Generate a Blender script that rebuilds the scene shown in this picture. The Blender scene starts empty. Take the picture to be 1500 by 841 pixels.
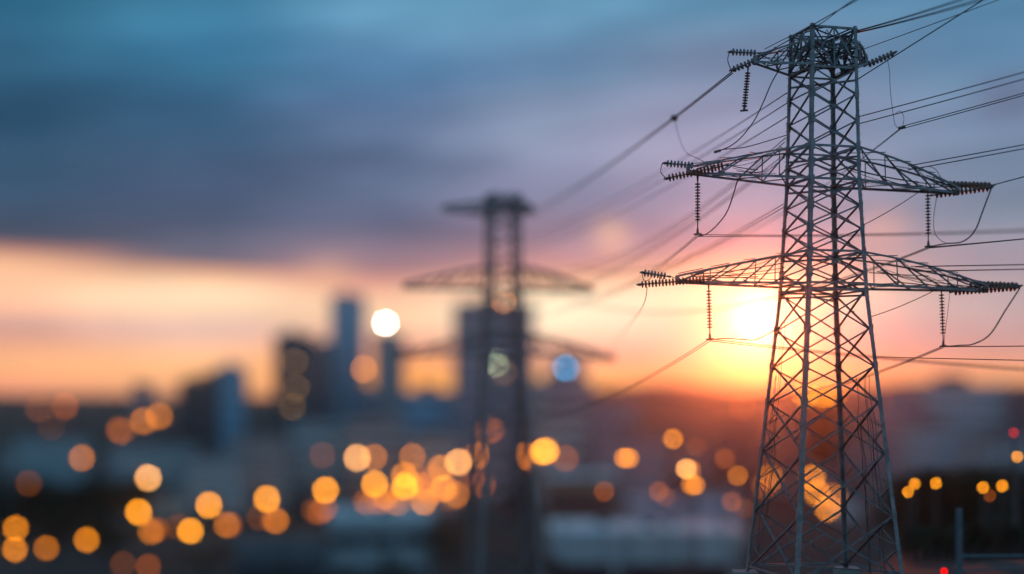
import bpy, bmesh, math, random
from mathutils import Vector, Matrix, noise
random.seed(11)
R = math.radians
sc = bpy.context.scene
COL = sc.collection

# ------------------------------------------------------------------ camera
FPX = 2000.0           # focal length in pixels of a 1500 px wide frame
CAMZ = 11.0            # the photographer stands 11 m above the foot of the near pylon
HZ = 575.0
D1 = 80.0
cd = bpy.data.cameras.new('camera'); cam = bpy.data.objects.new('camera', cd); COL.objects.link(cam)
cam.location = (0, 0, CAMZ); cam.rotation_euler = (R(90), 0, 0)
cd.sensor_width = 36; cd.lens = 36 * FPX / 1500; cd.shift_y = (HZ - 420.5) / 1500
cd.clip_start = 0.1; cd.clip_end = 60000
cd.dof.use_dof = True; cd.dof.focus_distance = 79.0; cd.dof.aperture_fstop = 0.0268; cd.dof.aperture_blades = 0
sc.camera = cam

# ------------------------------------------------------------------ world
SUN_AZ = math.atan((1112 - 750) / FPX); SUN_EL = math.atan((HZ - 468) / FPX)
def lin(c):
    return tuple(((v / 255) / 12.92 if v <= 10.3 else ((v / 255 + .055) / 1.055) ** 2.4) for v in c)
W = bpy.data.worlds.new('World'); sc.world = W; W.use_nodes = True
nt = W.node_tree; nt.nodes.clear()
def N(t, **k):
    n = nt.nodes.new(t)
    for a, b in k.items(): setattr(n, a, b)
    return n
def link(a, b): nt.links.new(a, b)
def M(op, a, b=None, c=None, clamp=False):
    n = N('ShaderNodeMath', operation=op, use_clamp=clamp)
    for i, v in enumerate((a, b, c)):
        if v is None: continue
        if isinstance(v, (int, float)): n.inputs[i].default_value = v
        else: link(v, n.inputs[i])
    return n.outputs[0]
def SS(x, lo, hi):          # smoothstep
    n = N('ShaderNodeMapRange', interpolation_type='SMOOTHSTEP')
    link(x, n.inputs[0]); n.inputs[1].default_value = lo; n.inputs[2].default_value = hi
    return n.outputs[0]
def MIX(f, a, b, mode='MIX'):
    n = N('ShaderNodeMix', data_type='RGBA', blend_type=mode, clamp_factor=True)
    if isinstance(f, (int, float)): n.inputs[0].default_value = f
    else: link(f, n.inputs[0])
    for i, v in ((6, a), (7, b)):
        if isinstance(v, tuple): n.inputs[i].default_value = (*v[:3], 1)
        else: link(v, n.inputs[i])
    return n.outputs[2]
tc = N('ShaderNodeTexCoord'); sep = N('ShaderNodeSeparateXYZ'); link(tc.outputs['Generated'], sep.inputs[0])
dx, dy, dz = sep.outputs
az = M('ARCTAN2', dx, dy); el = M('ARCSINE', dz)
# slow cloud turbulence bends the bands
sv = N('ShaderNodeCombineXYZ'); link(M('MULTIPLY', az, 7.0), sv.inputs[0]); link(M('MULTIPLY', el, 26.0), sv.inputs[1])
nz = N('ShaderNodeTexNoise'); nz.inputs['Scale'].default_value = 1.0; nz.inputs['Detail'].default_value = 5; nz.inputs['Roughness'].default_value = .55
link(sv.outputs[0], nz.inputs['Vector'])
sv2 = N('ShaderNodeCombineXYZ'); link(M('MULTIPLY', az, 16.0), sv2.inputs[0]); link(M('MULTIPLY', el, 90.0), sv2.inputs[1])
nz2 = N('ShaderNodeTexNoise'); nz2.inputs['Scale'].default_value = 1.0; nz2.inputs['Detail'].default_value = 4
link(sv2.outputs[0], nz2.inputs['Vector'])
wob = M('SUBTRACT', nz.outputs[0], .5); wob2 = M('SUBTRACT', nz2.outputs[0], .5)
elw = M('ADD', el, M('MULTIPLY', M('ADD', M('MULTIPLY', wob, .012), M('MULTIPLY', wob2, .006)), SS(el, .02, .10)))
T_TOP = 600.0
STATIONS = [
 (-10, [(0,(45,102,133)),(110,(50,96,126)),(195,(44,80,108)),(285,(60,90,118)),(345,(70,88,112)),(370,(90,92,110)),(384,(228,150,124)),(394,(252,196,155)),(450,(246,184,152)),(486,(204,158,148)),(508,(240,168,134)),(535,(253,184,126)),(562,(236,152,116)),(600,(180,120,104))]),
 (300, [(0,(72,137,170)),(80,(62,122,158)),(180,(60,98,130)),(260,(70,92,122)),(315,(78,92,120)),(366,(96,100,122)),(394,(122,108,122)),(406,(250,178,134)),(430,(254,226,186)),(455,(252,212,174)),(486,(222,182,172)),(515,(252,192,150)),(540,(253,186,126)),(600,(225,145,110))]),
 (545, [(0,(102,156,190)),(100,(88,132,172)),(195,(98,120,155)),(260,(100,118,148)),(325,(100,108,136)),(368,(148,128,146)),(398,(172,128,136)),(420,(232,162,140)),(446,(253,205,164)),(474,(253,205,164)),(505,(232,160,138)),(528,(250,160,95)),(556,(255,168,84)),(600,(225,130,80))]),
 (810, [(0,(105,156,188)),(100,(100,135,170)),(160,(134,152,180)),(210,(144,156,184)),(285,(134,138,168)),(345,(164,140,160)),(390,(208,148,146)),(412,(248,186,146)),(438,(255,238,202)),(472,(255,238,202)),(500,(245,192,164)),(530,(236,168,138)),(550,(255,190,108)),(600,(235,140,80))]),
 (1070,[(0,(95,146,178)),(90,(122,142,172)),(200,(148,156,184)),(300,(164,154,178)),(360,(188,154,168)),(400,(246,188,154)),(430,(255,228,190)),(480,(236,188,170)),(512,(218,154,146)),(545,(224,138,88)),(600,(196,104,74))]),
 (1450,[(0,(88,136,170)),(100,(95,136,170)),(190,(122,146,176)),(270,(126,146,172)),(330,(138,152,172)),(380,(164,154,168)),(450,(176,158,160)),(505,(188,150,148)),(530,(222,154,128)),(550,(244,172,116)),(600,(205,122,90))]),
]
el_of = lambda y: math.atan((HZ - y) / FPX)
lo, hi = el_of(T_TOP), el_of(-20)
tpos = M('DIVIDE', M('SUBTRACT', elw, lo), hi - lo, clamp=True)
cur = None; prev = None
for px, stops in STATIONS:
    cr = N('ShaderNodeValToRGB'); r = cr.color_ramp; r.interpolation = 'B_SPLINE' if False else 'EASE'
    pts = sorted(((el_of(y) - lo) / (hi - lo), c) for y, c in stops)
    while len(r.elements) < len(pts): r.elements.new(.5)
    for e, (p, c) in zip(r.elements, pts): e.position = p
    for e, (p, c) in zip(r.elements, pts):
        k = 1.19 if p < (el_of(402) - lo) / (hi - lo) else 1.0        # the clear strip under the deck
        e.color = (*(v * k for v in lin(c)), 1)
    link(tpos, cr.inputs[0])
    a = math.atan((px - 750) / FPX)
    if cur is None: cur = cr.outputs[0]
    else: cur = MIX(SS(M('ADD', az, M('MULTIPLY', wob, .05)), prev, a), cur, cr.outputs[0])
    prev = a
# gaps in the cloud deck with brighter cloud behind: (px, py, radius px, colour, strength)
for px, py, rx, ry, c, s in ((895, 345, 24, 19, (255, 196, 165), .95), (1295, 343, 34, 26, (250, 185, 165), .5),
                             (480, 404, 40, 22, (250, 190, 150), .5), (1000, 215, 130, 60, (168, 160, 190), .5), (1475, 170, 40, 30, (112, 112, 140), .6)):
    a0, e0 = math.atan((px - 750) / FPX), el_of(py)
    q = M('ADD', M('POWER', M('DIVIDE', M('SUBTRACT', az, a0), rx / FPX), 2.0), M('POWER', M('DIVIDE', M('SUBTRACT', el, e0), ry / FPX), 2.0))
    cur = MIX(M('MULTIPLY', M('POWER', 2.718, M('MULTIPLY', q, -1.0)), s), cur, lin(c))
# broad value changes of the cloud deck
cur = MIX(1.0, cur, MIX(SS(nz.outputs[0], .25, .75), (.82, .84, .87), (1.12, 1.10, 1.07)), 'MULTIPLY')
sv3 = N('ShaderNodeCombineXYZ'); link(M('MULTIPLY', az, 4.0), sv3.inputs[0]); link(M('MULTIPLY', M('SUBTRACT', el, M('MULTIPLY', az, .10)), 48.0), sv3.inputs[1])
nz3 = N('ShaderNodeTexNoise'); nz3.inputs['Scale'].default_value = 1.0; nz3.inputs['Detail'].default_value = 6; nz3.inputs['Roughness'].default_value = .6; nz3.inputs['Distortion'].default_value = .6
link(sv3.outputs[0], nz3.inputs['Vector'])
cur = MIX(SS(el, .075, .12), cur, MIX(1.0, cur, MIX(SS(nz3.outputs[0], .28, .72), (.76, .79, .82), (1.18, 1.18, 1.17)), 'MULTIPLY'))
# Nishita dome: everything above and beside the cloud deck
back = SS(M('ABSOLUTE', az), .7, 1.7)
cur = MIX(M('MULTIPLY', back, M('ADD', .75, M('MULTIPLY', SS(el, 0, .2), .25))), cur, tuple(v * 1.5 for v in lin((110, 165, 200))))
sky = N('ShaderNodeTexSky', sky_type='NISHITA'); sky.sun_disc = False
sky.sun_elevation = SUN_EL; sky.sun_rotation = SUN_AZ; sky.altitude = 200; sky.air_density = 1.2; sky.dust_density = 2.0; sky.ozone_density = 3.0
cover = M('SUBTRACT', 1.0, M('MULTIPLY', M('MAXIMUM', SS(M('ABSOLUTE', az), .7, 1.5), SS(el, .35, .9)), .45))
SKY_STR = 0.12
nis = N('ShaderNodeVectorMath', operation='SCALE'); link(sky.outputs[0], nis.inputs[0]); nis.inputs[3].default_value = 1.0
cl = N('ShaderNodeVectorMath', operation='SCALE'); link(cur, cl.inputs[0]); cl.inputs[3].default_value = 1.0 / SKY_STR
col = MIX(cover, nis.outputs[0], cl.outputs[0])
# the sun behind thin cloud
sd = Vector((math.sin(SUN_AZ) * math.cos(SUN_EL), math.cos(SUN_AZ) * math.cos(SUN_EL), math.sin(SUN_EL)))
dot = N('ShaderNodeVectorMath', operation='DOT_PRODUCT'); link(tc.outputs['Generated'], dot.inputs[0]); dot.inputs[1].default_value = sd
ang = M('ARCCOSINE', M('MINIMUM', dot.outputs['Value'], .9999999))
g1 = M('POWER', 2.718, M('MULTIPLY', M('POWER', M('DIVIDE', ang, .0140), 2.0), -1.0))
g2 = M('POWER', 2.718, M('MULTIPLY', M('DIVIDE', ang, .035), -1.0))
glow = N('ShaderNodeVectorMath', operation='SCALE'); glow.inputs[0].default_value = (1.0, .85, .58); link(M('MULTIPLY', g1, 2.0 / SKY_STR), glow.inputs[3])
glow2 = N('ShaderNodeVectorMath', operation='SCALE'); glow2.inputs[0].default_value = (1.0, .72, .55); link(M('MULTIPLY', g2, .22 / SKY_STR), glow2.inputs[3])
ad = N('ShaderNodeVectorMath', operation='ADD'); link(glow.outputs[0], ad.inputs[0]); link(glow2.outputs[0], ad.inputs[1])
ad2 = N('ShaderNodeVectorMath', operation='ADD'); link(ad.outputs[0], ad2.inputs[0]); link(col, ad2.inputs[1])
bg = N('ShaderNodeBackground'); bg.inputs[1].default_value = SKY_STR; link(ad2.outputs[0], bg.inputs[0])
wo = N('ShaderNodeOutputWorld'); link(bg.outputs[0], wo.inputs[0])

# ------------------------------------------------------------------ sun and exposure
sl = bpy.data.lights.new('sun', 'SUN'); sun = bpy.data.objects.new('sun', sl); COL.objects.link(sun)
sl.energy = 0.70; sl.color = (1.0, .15, .03); sl.angle = R(1.5)
sun.rotation_euler = (-sd).to_track_quat('-Z', 'Y').to_euler()
vs = sc.view_settings; vs.view_transform = 'Standard'; vs.look = 'None'; vs.exposure = 0; vs.gamma = 1; vs.use_curve_mapping = False
cy = sc.cycles
cy.use_adaptive_sampling = False; cy.use_denoising = True; cy.volume_bounces = 2; cy.max_bounces = 4; cy.diffuse_bounces = 2
cy.sample_clamp_indirect = 3; cy.caustics_reflective = False; cy.caustics_refractive = False

# ------------------------------------------------------------------ helpers
def P(px, py, d):
    return Vector((d * (px - 750) / FPX, d, CAMZ + d * (HZ - py) / FPX))
class MB:
    def __init__(s): s.v = []; s.f = []
    def add(s, vs, fs):
        o = len(s.v); s.v += [tuple(v) for v in vs]; s.f += [tuple(i + o for i in f) for f in fs]
    def box(s, a, b):
        (x0, y0, z0), (x1, y1, z1) = a, b
        s.add([(x0,y0,z0),(x1,y0,z0),(x1,y1,z0),(x0,y1,z0),(x0,y0,z1),(x1,y0,z1),(x1,y1,z1),(x0,y1,z1)],
              [(3,2,1,0),(4,5,6,7),(0,1,5,4),(1,2,6,5),(2,3,7,6),(3,0,4,7)])
    def prism(s, p, q, sec0, sec1=None):
        sec1 = sec1 or sec0; n = len(sec0)
        s.add([p + c for c in sec0] + [q + c for c in sec1],
              [tuple(range(n - 1, -1, -1)), tuple(range(n, 2 * n))] + [(i, (i + 1) % n, n + (i + 1) % n, n + i) for i in range(n)])
    def angle(s, p, q, w, t, A, B):        # rolled L section, heel on the line p-q
        sec = [Vector((0,0,0)), A * w, A * w + B * t, A * t + B * t, A * t + B * w, B * w]
        s.prism(p, q, sec)
    def brace(s, p, q, w, t, nin, off=0.0):
        d = (q - p).normalized(); A = d.cross(nin)
        if A.length < 1e-4: A = d.orthogonal()
        A.normalize(); B = A.cross(d)
        if B.dot(nin) < 0: B = -B
        s.angle(p + B * off - A * w * .5, q + B * off - A * w * .5, w, t, A, B)
    def tube(s, pts, r, n=6, r1=None):
        m = len(pts); rings = []
        for i, p in enumerate(pts):
            d = (pts[min(i + 1, m - 1)] - pts[max(i - 1, 0)]).normalized()
            a = d.cross(Vector((0, 0, 1)))
            if a.length < .05: a = d.cross(Vector((1, 0, 0)))
            a.normalize(); b = a.cross(d)
            rr = r if r1 is None else r + (r1 - r) * i / (m - 1)
            rings += [p + (a * math.cos(k * 2 * math.pi / n) + b * math.sin(k * 2 * math.pi / n)) * rr for k in range(n)]
        fs = [(i * n + k, i * n + (k + 1) % n, (i + 1) * n + (k + 1) % n, (i + 1) * n + k) for i in range(m - 1) for k in range(n)]
        s.add(rings, fs + [tuple(range(n - 1, -1, -1)), tuple(range((m - 1) * n, m * n))])
    def lathe(s, prof, n=12, o=Vector((0, 0, 0))):
        m = len(prof)
        s.add([o + Vector((r * math.cos(k * 2 * math.pi / n), r * math.sin(k * 2 * math.pi / n), z)) for r, z in prof for k in range(n)],
              [(i * n + k, i * n + (k + 1) % n, (i + 1) * n + (k + 1) % n, (i + 1) * n + k) for i in range(m - 1) for k in range(n)]
              + [tuple(range(n - 1, -1, -1)), tuple(range((m - 1) * n, m * n))])
    def mesh(s, name, mat, smooth=False):
        me = bpy.data.meshes.new(name); me.from_pydata(s.v, [], s.f); me.validate(); me.update()
        me.materials.append(mat)
        if smooth:
            for p in me.polygons: p.use_smooth = True
        return me
    def build(s, name, mat, parent=None, loc=None, smooth=False):
        return obj(name, s.mesh(name, mat, smooth), parent, loc)
def obj(name, me, parent=None, loc=None):
    o = bpy.data.objects.new(name, me); COL.objects.link(o)
    if parent is not None: o.parent = parent
    if loc is not None: o.location = loc
    return o
def tag(o, label=None, cat=None, group=None, kind=None):
    if label: o['label'] = label
    if cat: o['category'] = cat
    if group: o['group'] = group
    if kind: o['kind'] = kind
    return o
def thing(name, loc, label, cat, group=None):
    o = bpy.data.objects.new(name, None); COL.objects.link(o); o.location = loc; o.empty_display_size = .1
    return tag(o, label, cat, group)
def copy_tree(o, parent=None):
    c = o.copy(); COL.objects.link(c)
    if parent is not None: c.parent = parent
    for ch in list(o.children): copy_tree(ch, c)
    return c
def relabel(o, label): o['label'] = label; return o

def mat(name, c1, c2=None, scale=1.0, rough=.7, metal=0.0, bump=0.0, detail=5):
    m = bpy.data.materials.new(name); m.use_nodes = True
    t = m.node_tree; b = t.nodes['Principled BSDF']
    b.inputs['Roughness'].default_value = rough; b.inputs['Metallic'].default_value = metal
    g = t.nodes.new('ShaderNodeTexCoord'); n = t.nodes.new('ShaderNodeTexNoise'); n.inputs['Scale'].default_value = scale; n.inputs['Detail'].default_value = detail
    n.inputs['Roughness'].default_value = .65
    t.links.new(g.outputs['Object'], n.inputs['Vector'])
    r = t.nodes.new('ShaderNodeValToRGB'); r.color_ramp.elements[0].position = .32; r.color_ramp.elements[1].position = .68
    r.color_ramp.elements[0].color = (*c1, 1); r.color_ramp.elements[1].color = (*(c2 or c1), 1)
    t.links.new(n.outputs[0], r.inputs[0]); t.links.new(r.outputs[0], b.inputs['Base Color'])
    if bump:
        u = t.nodes.new('ShaderNodeBump'); u.inputs['Strength'].default_value = bump
        t.links.new(n.outputs[0], u.inputs['Height']); t.links.new(u.outputs[0], b.inputs['Normal'])
    return m
def emit(name, c, s):
    m = bpy.data.materials.new(name); m.use_nodes = True; t = m.node_tree; t.nodes.clear()
    e = t.nodes.new('ShaderNodeEmission'); e.inputs[0].default_value = (*c, 1); e.inputs[1].default_value = s
    o = t.nodes.new('ShaderNodeOutputMaterial'); t.links.new(e.outputs[0], o.inputs[0]); return m
MT = dict(
 steel=mat('galvanised_steel', (.13,.135,.14), (.30,.305,.31), 1.6, .5, .2, .08),
 brace=mat('brace_steel', (.09,.093,.096), (.23,.235,.24), 2.2, .5, .2, .08),
 post=mat('painted_post', (.06,.09,.11), (.11,.15,.17), 3, .6),
 cable=mat('aluminium_cable', (.03,.03,.033), (.06,.06,.064), 3, .7, .1),
 fitting=mat('cast_fitting', (.07,.07,.075), (.16,.155,.15), 6, .55, .6),
 porcelain=mat('insulator_glaze', (.13,.065,.045), (.22,.12,.085), 5, .45, 0),
 glass=mat('insulator_grey', (.16,.17,.18), (.26,.27,.28), 5, .42, 0),
 concrete=mat('concrete', (.22,.22,.21), (.34,.33,.32), .8, .9),
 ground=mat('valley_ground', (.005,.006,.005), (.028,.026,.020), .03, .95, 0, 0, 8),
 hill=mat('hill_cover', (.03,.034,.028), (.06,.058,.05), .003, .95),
 asphalt=mat('asphalt', (.04,.04,.042), (.06,.06,.06), .2, .85),
 paint=mat('road_paint', (.7,.7,.68), (.8,.8,.78), .5, .7),
 kerb=mat('kerb_stone', (.3,.3,.29), (.4,.4,.38), .5, .8),
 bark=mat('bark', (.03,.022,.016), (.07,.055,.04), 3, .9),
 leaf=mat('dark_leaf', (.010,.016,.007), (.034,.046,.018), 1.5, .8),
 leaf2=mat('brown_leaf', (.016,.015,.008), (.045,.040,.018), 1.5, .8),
 b_blue=mat('blue_cladding', (.19,.47,.66), (.25,.54,.72), .02, .45),
 b_dark=mat('dark_cladding', (.09,.10,.12), (.13,.14,.16), .02, .6),
 b_grey=mat('grey_render', (.36,.38,.40), (.45,.47,.48), .03, .8),
 b_mauve=mat('mauve_render', (.36,.33,.38), (.44,.41,.45), .03, .8),
 b_pale=mat('pale_render', (.42,.44,.45), (.54,.55,.55), .03, .8),
 b_teal=mat('teal_render', (.34,.49,.54), (.44,.58,.62), .03, .75),
 b_brick=mat('brick_render', (.26,.13,.09), (.36,.19,.13), .03, .85),
 roof=mat('roof_felt', (.08,.08,.085), (.15,.15,.155), .05, .9),
 white_roof=mat('white_roof_sheet', (.62,.64,.65), (.74,.75,.75), .05, .6),
 window=mat('window_glass', (.02,.025,.03), (.045,.05,.06), .1, .12),
)

# ------------------------------------------------------------------ terrain
def interp(x, pts):
    if x <= pts[0][0]: return pts[0][1]
    for (a, b), (c, e) in zip(pts, pts[1:]):
        if x <= c:
            t = (x - a) / (c - a); return b + (e - b) * t
    return pts[-1][1]
PL = [(80, 0), (85, -1.0), (150, -10.8), (200, -18), (300, -34), (450, -47), (560, -46), (800, -37), (1200, -29), (2200, -20), (9000, -20)]
PR = [(90, 0), (150, -7.5), (215, -12), (300, -26), (450, -42), (560, -44), (800, -37), (1200, -29), (2200, -20), (9000, -20)]
def ground(x, y):
    d = max(y, 1.0); s = x / d if y > 20 else 0
    t = min(1, max(0, (s - .25) / .05)); t = t * t * (3 - 2 * t)
    z = interp(d, PL) * (1 - t) + interp(d, PR) * t
    return z
def ray_ground(px, py, up=0.0):
    d = 430.0
    while d < 7000:
        p = P(px, py, d)
        if p.z <= ground(p.x, p.y) + up: return d
        d *= 1.004
    return d
b = MB(); cols = [i / 60 * 2 - 1 for i in range(61)]
rows = [-300, -100, 0, 30, 60, 75, 85, 95, 105, 118, 132, 150, 165, 180, 200, 215, 235, 260, 300, 340, 400, 450, 520, 600, 700, 850, 1000, 1300, 1700, 2250]
for y in rows:
    w = max(260, abs(y) * 1.0)
    for c in cols: b.v.append((c * w, y, ground(c * w, y)))
for j in range(len(rows) - 1):
    for i in range(60): b.f.append((j * 61 + i, j * 61 + i + 1, (j + 1) * 61 + i + 1, (j + 1) * 61 + i))
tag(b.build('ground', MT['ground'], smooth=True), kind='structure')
b = MB(); n = 120; prof = [(0, -40), (120, .55), (240, 1.0), (400, .75), (700, -40)]
for j, (dd, k) in enumerate(prof):
    for i in range(n + 1):
        a = R(-48 + 96 * i / n); px = 750 + FPX * math.tan(a)
        ypx = interp(px, [(-400, 574), (0, 578), (350, 582), (600, 576), (800, 572), (900, 567), (960, 560), (1040, 566), (1120, 569), (1200, 564), (1330, 560), (1420, 562), (1600, 566), (2200, 562)])
        ypx += 3.0 * noise.noise(Vector((px / 46, j * .7, 3)))
        dist = 920 + dd
        top = CAMZ + (920 + 240) * (HZ - ypx) / FPX
        z = k if k < -1 else (-35 + (top + 35) * k)
        b.v.append((dist * math.tan(a), dist, z))
for j in range(len(prof) - 1):
    for i in range(n): b.f.append((j * (n + 1) + i, j * (n + 1) + i + 1, (j + 1) * (n + 1) + i + 1, (j + 1) * (n + 1) + i))
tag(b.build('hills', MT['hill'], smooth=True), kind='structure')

# road through the valley, under the street lamps
def strip(name, pts, w, m, up, off=0.0, dash=None, kind='structure'):
    b = MB(); q = []
    for (p, c) in zip(pts, pts[1:]):
        k = max(2, int((c - p).length / 12))
        q += [p.lerp(c, i / k) for i in range(k)]
    q.append(pts[-1])
    for i, p in enumerate(q):
        t = (q[min(i + 1, len(q) - 1)] - q[max(i - 1, 0)]); t.z = 0; t.normalize(); s = Vector((-t.y, t.x, 0))
        for k in (-.5, .5):
            v = p + s * (off + k * w); b.v.append((v.x, v.y, ground(v.x, v.y) + up))
    for i in range(len(q) - 1):
        if dash and i % 2: continue
        b.f.append((2 * i, 2 * i + 1, 2 * i + 3, 2 * i + 2))
    o = b.build(name, m); tag(o, kind=kind); return o
rp = []
for px, py in ((-160, 860), (0, 832), (140, 818), (300, 796), (420, 780), (520, 763), (610, 748), (690, 728), (760, 706), (830, 690), (930, 682), (1060, 676)):
    d = ray_ground(px, py, 0.0); p = P(px, py, d); rp.append(Vector((p.x, p.y, 0)))
strip('road', rp, 16, MT['asphalt'], .45)
strip('road_marking', rp, .5, MT['paint'], .46, 0, True)
strip('kerb', rp, .5, MT['kerb'], .58, 8.3); strip('kerb', rp, .5, MT['kerb'], .58, -8.3)

# ------------------------------------------------------------------ pylons
MBASE = MB
ALPHA = R(30.5)
CD = [Vector((-math.sin(ALPHA), -math.cos(ALPHA), 0)), Vector((math.cos(ALPHA), -math.sin(ALPHA), 0)),
      Vector((math.sin(ALPHA), math.cos(ALPHA), 0)), Vector((-math.cos(ALPHA), math.sin(ALPHA), 0))]   # near, right, far, left corner
ARMA = R(13)
ARMDIR = Vector((math.cos(ARMA), math.sin(ARMA), 0))
def make_tower(label, hprof, panels, rings, arms, head, detail=True, wleg=.235, wk=1.0):
    root = thing('transmission_tower', (0, 0, 0), label, 'pylon')
    hh = lambda z: interp(z, hprof)
    K = [wk]
    class MB(MBASE):
        def brace(s, p, q, w, t, nin, off=0.0): MBASE.brace(s, p, q, w * K[0], t * K[0], nin, off)
    C = lambda i, z: CD[i % 4] * hh(z) + Vector((0, 0, z))
    zt = hprof[-1][0]
    for i in range(4):
        m = MB(); A = (CD[(i + 1) % 4] - CD[i]).normalized(); B = (CD[(i + 3) % 4] - CD[i]).normalized()
        zs = [p[0] for p in hprof]
        for k, (z0, z1) in enumerate(zip(zs, zs[1:])):
            w = wleg * (1 - .06 * k)
            m.angle(C(i, z0), C(i, z1), w, .035, A, B)
        if detail:
            z = .8                                   # bolted splice plates and step bolts along the leg
            while z < zt:
                p = C(i, z); o = (-A - B).normalized()
                m.tube([p + A * .16 - B * .01, p + A * .16 - B * .17], .014, 5)
                z += .45
            for z in panels[1:-1]:
                p = C(i, z) - B * .012
                m.prism(p + Vector((0, 0, -.28)), p + Vector((0, 0, .28)), [A * .02, A * .27, A * .27 - B * .02, A * .02 - B * .02])
                p = C(i, z) - A * .012
                m.prism(p + Vector((0, 0, -.28)), p + Vector((0, 0, .28)), [B * .02, B * .27, B * .27 - A * .02, B * .02 - A * .02])
        m.build('leg', MT['steel'], root)
        f = MB(); q = C(i, 0); f.box((q.x - .7, q.y - .7, -1.2), (q.x + .7, q.y + .7, .22)); f.build('footing', MT['concrete'], root)
    for i in range(4):
        nin = -(CD[i] + CD[(i + 1) % 4]).normalized()
        for z0, z1 in zip(panels, panels[1:]):
            m = MB(); w = .088 + .0015 * max(0, 17 - z0)
            a0, a1, b0, b1 = C(i, z0), C(i, z1), C(i + 1, z0), C(i + 1, z1)
            jit = lambda: Vector((0, 0, random.uniform(-.06, .06))) if detail else Vector((0, 0, 0))
            m.brace(a0.lerp(b0, .03) + jit(), b1.lerp(a1, .03) + jit(), w, .022, nin, .04)
            m.brace(b0.lerp(a0, .03) + jit(), a1.lerp(b1, .03) + jit(), w, .022, nin, .075 + w)
            cx = (a0 + b1) * .5
            m.prism(cx + nin * .03 + Vector((0, 0, -.08)), cx + nin * .03 + Vector((0, 0, .08)), [(b0 - a0).normalized() * .07 * s for s in (-1, 1)] + [(b0 - a0).normalized() * .07 * s + nin * .015 for s in (1, -1)])
            o = m.build('cross_brace', MT['brace'], root)
            if z1 - z0 > 2.4 and detail:                 # redundant members in the tall lower panels
                am, bm = (a0 + a1) * .5, (b0 + b1) * .5
                for k, sq in enumerate((.25, .75)):
                    p1 = a0.lerp(b1, sq); p2 = b0.lerp(a1, sq)
                    e1, e2 = (am, bm) if sq < .5 else (bm, am)
                    for u, v_, f_ in ((p1, e1, .05), (p2, e2, .06)):
                        r_ = MB(); r_.brace(u, v_, .055, .012, nin, f_); r_.build('redundant_brace', MT['brace'], o)
        for z in rings:
            m = MB(); a, c = C(i, z), C(i + 1, z)
            m.brace(a.lerp(c, .02), c.lerp(a, .02), .12, .02, nin, .01)
            m.build('horizontal_strut', MT['steel'], root)
    for z in rings:                                   # plan bracing inside the body
        m = MB(); dz = Vector((0, 0, .05))
        m.brace(C(0, z) * .97 + dz * .6, C(2, z) * .97 + dz * .6, .11, .02, Vector((0, 0, 1)))
        m.brace(C(1, z) * .97 + dz * 3, C(3, z) * .97 + dz * 3, .11, .02, Vector((0, 0, 1)))
        m.build('plan_brace', MT['brace'], root)
    for (zb, zt_, L, Rr, tipz, n) in arms:
        bul = (.04, .20); K[0] = wk if detail else 1.75
        for side in (0, 1):
            roots = ((0, 3) if side == 0 else (1, 2)); tip = ARMDIR * (-L if side == 0 else Rr); tip.z = tipz[side]
            m = MB(); lo_, up_ = [], []
            down = Vector((0, 0, 1))
            for k, ci in enumerate(roots):
                wd = Vector((-ARMDIR.y, ARMDIR.x, 0)) * (.16 if k else -.16)
                pb, pt = C(ci, zb), C(ci, zt_)
                tb = tip + wd; tt = tip + wd + Vector((0, 0, .34))
                nin = (C(roots[1 - k], zb) - C(ci, zb)).normalized()
                m.brace(pb, tb, .14, .022, nin)
                NU = 6; ch = [pt.lerp(tt, s / NU) + Vector((0, 0, bul[side] * math.sin(math.pi * s / NU))) for s in range(NU + 1)]
                for p, q in zip(ch, ch[1:]): m.brace(p, q + (q - p) * .02, .10, .02, nin)
                lo_.append([pb.lerp(tb, s / n) for s in range(n + 1)])
                up_.append([pt.lerp(tt, s / n) + Vector((0, 0, bul[side] * math.sin(math.pi * s / n))) for s in range(n + 1)])
            m.prism(tip + Vector((0, -.02, -.1)), tip + Vector((0, -.02, .38)), [ARMDIR * -.1 + Vector((0, -.22, 0)), ARMDIR * .1 + Vector((0, -.22, 0)), ARMDIR * .1 + Vector((0, .22, 0)), ARMDIR * -.1 + Vector((0, .22, 0))])
            arm = m.build('crossarm', MT['steel'], root)
            ps = MB()
            for k in (0, 1):
                nin = (lo_[1 - k][0] - lo_[k][0]).normalized()
                for s in range(n):
                    ps.brace(up_[k][s], lo_[k][s + 1], .075, .016, nin, .03)
                    if s and s % 2: ps.brace(up_[k][s], lo_[k][s], .05, .012, nin, .05)
            for s in range(n):
                for lv, w_ in ((lo_, .06), (up_, .05)):
                    ps.brace(lv[0][s], lv[1][s + 1], w_, .016, Vector((0, 0, 1)), .02)
                    ps.brace(lv[1][s], lv[0][s + 1], w_, .016, Vector((0, 0, 1)), .12)
            ps.build('lacing', MT['brace'], arm)
            if detail:                                   # slack bonding wires and stay rods lying along the arm
                g = MB()
                for q in range(7):
                    s0, s1 = sorted((random.uniform(0, .4), random.uniform(.55, 1)))
                    k0, k1 = random.choice((0, 1)), random.choice((0, 1))
                    a = lo_[k0][0].lerp(lo_[k0][-1], s0).lerp(up_[k0][0].lerp(up_[k0][-1], s0), random.random())
                    c = lo_[k1][0].lerp(lo_[k1][-1], s1).lerp(up_[k1][0].lerp(up_[k1][-1], s1), random.random())
                    sg = random.uniform(-.25, 0)
                    g.tube([a.lerp(c, t / 8) + Vector((0, 0, sg * 4 * (t / 8) * (1 - t / 8))) for t in range(9)], random.choice((.016, .022, .03)), 5)
                g.build('stay_wire', MT['cable'], arm)
    z0, z1 = head
    K[0] = wk if detail else 1.4; m = MB()
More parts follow.
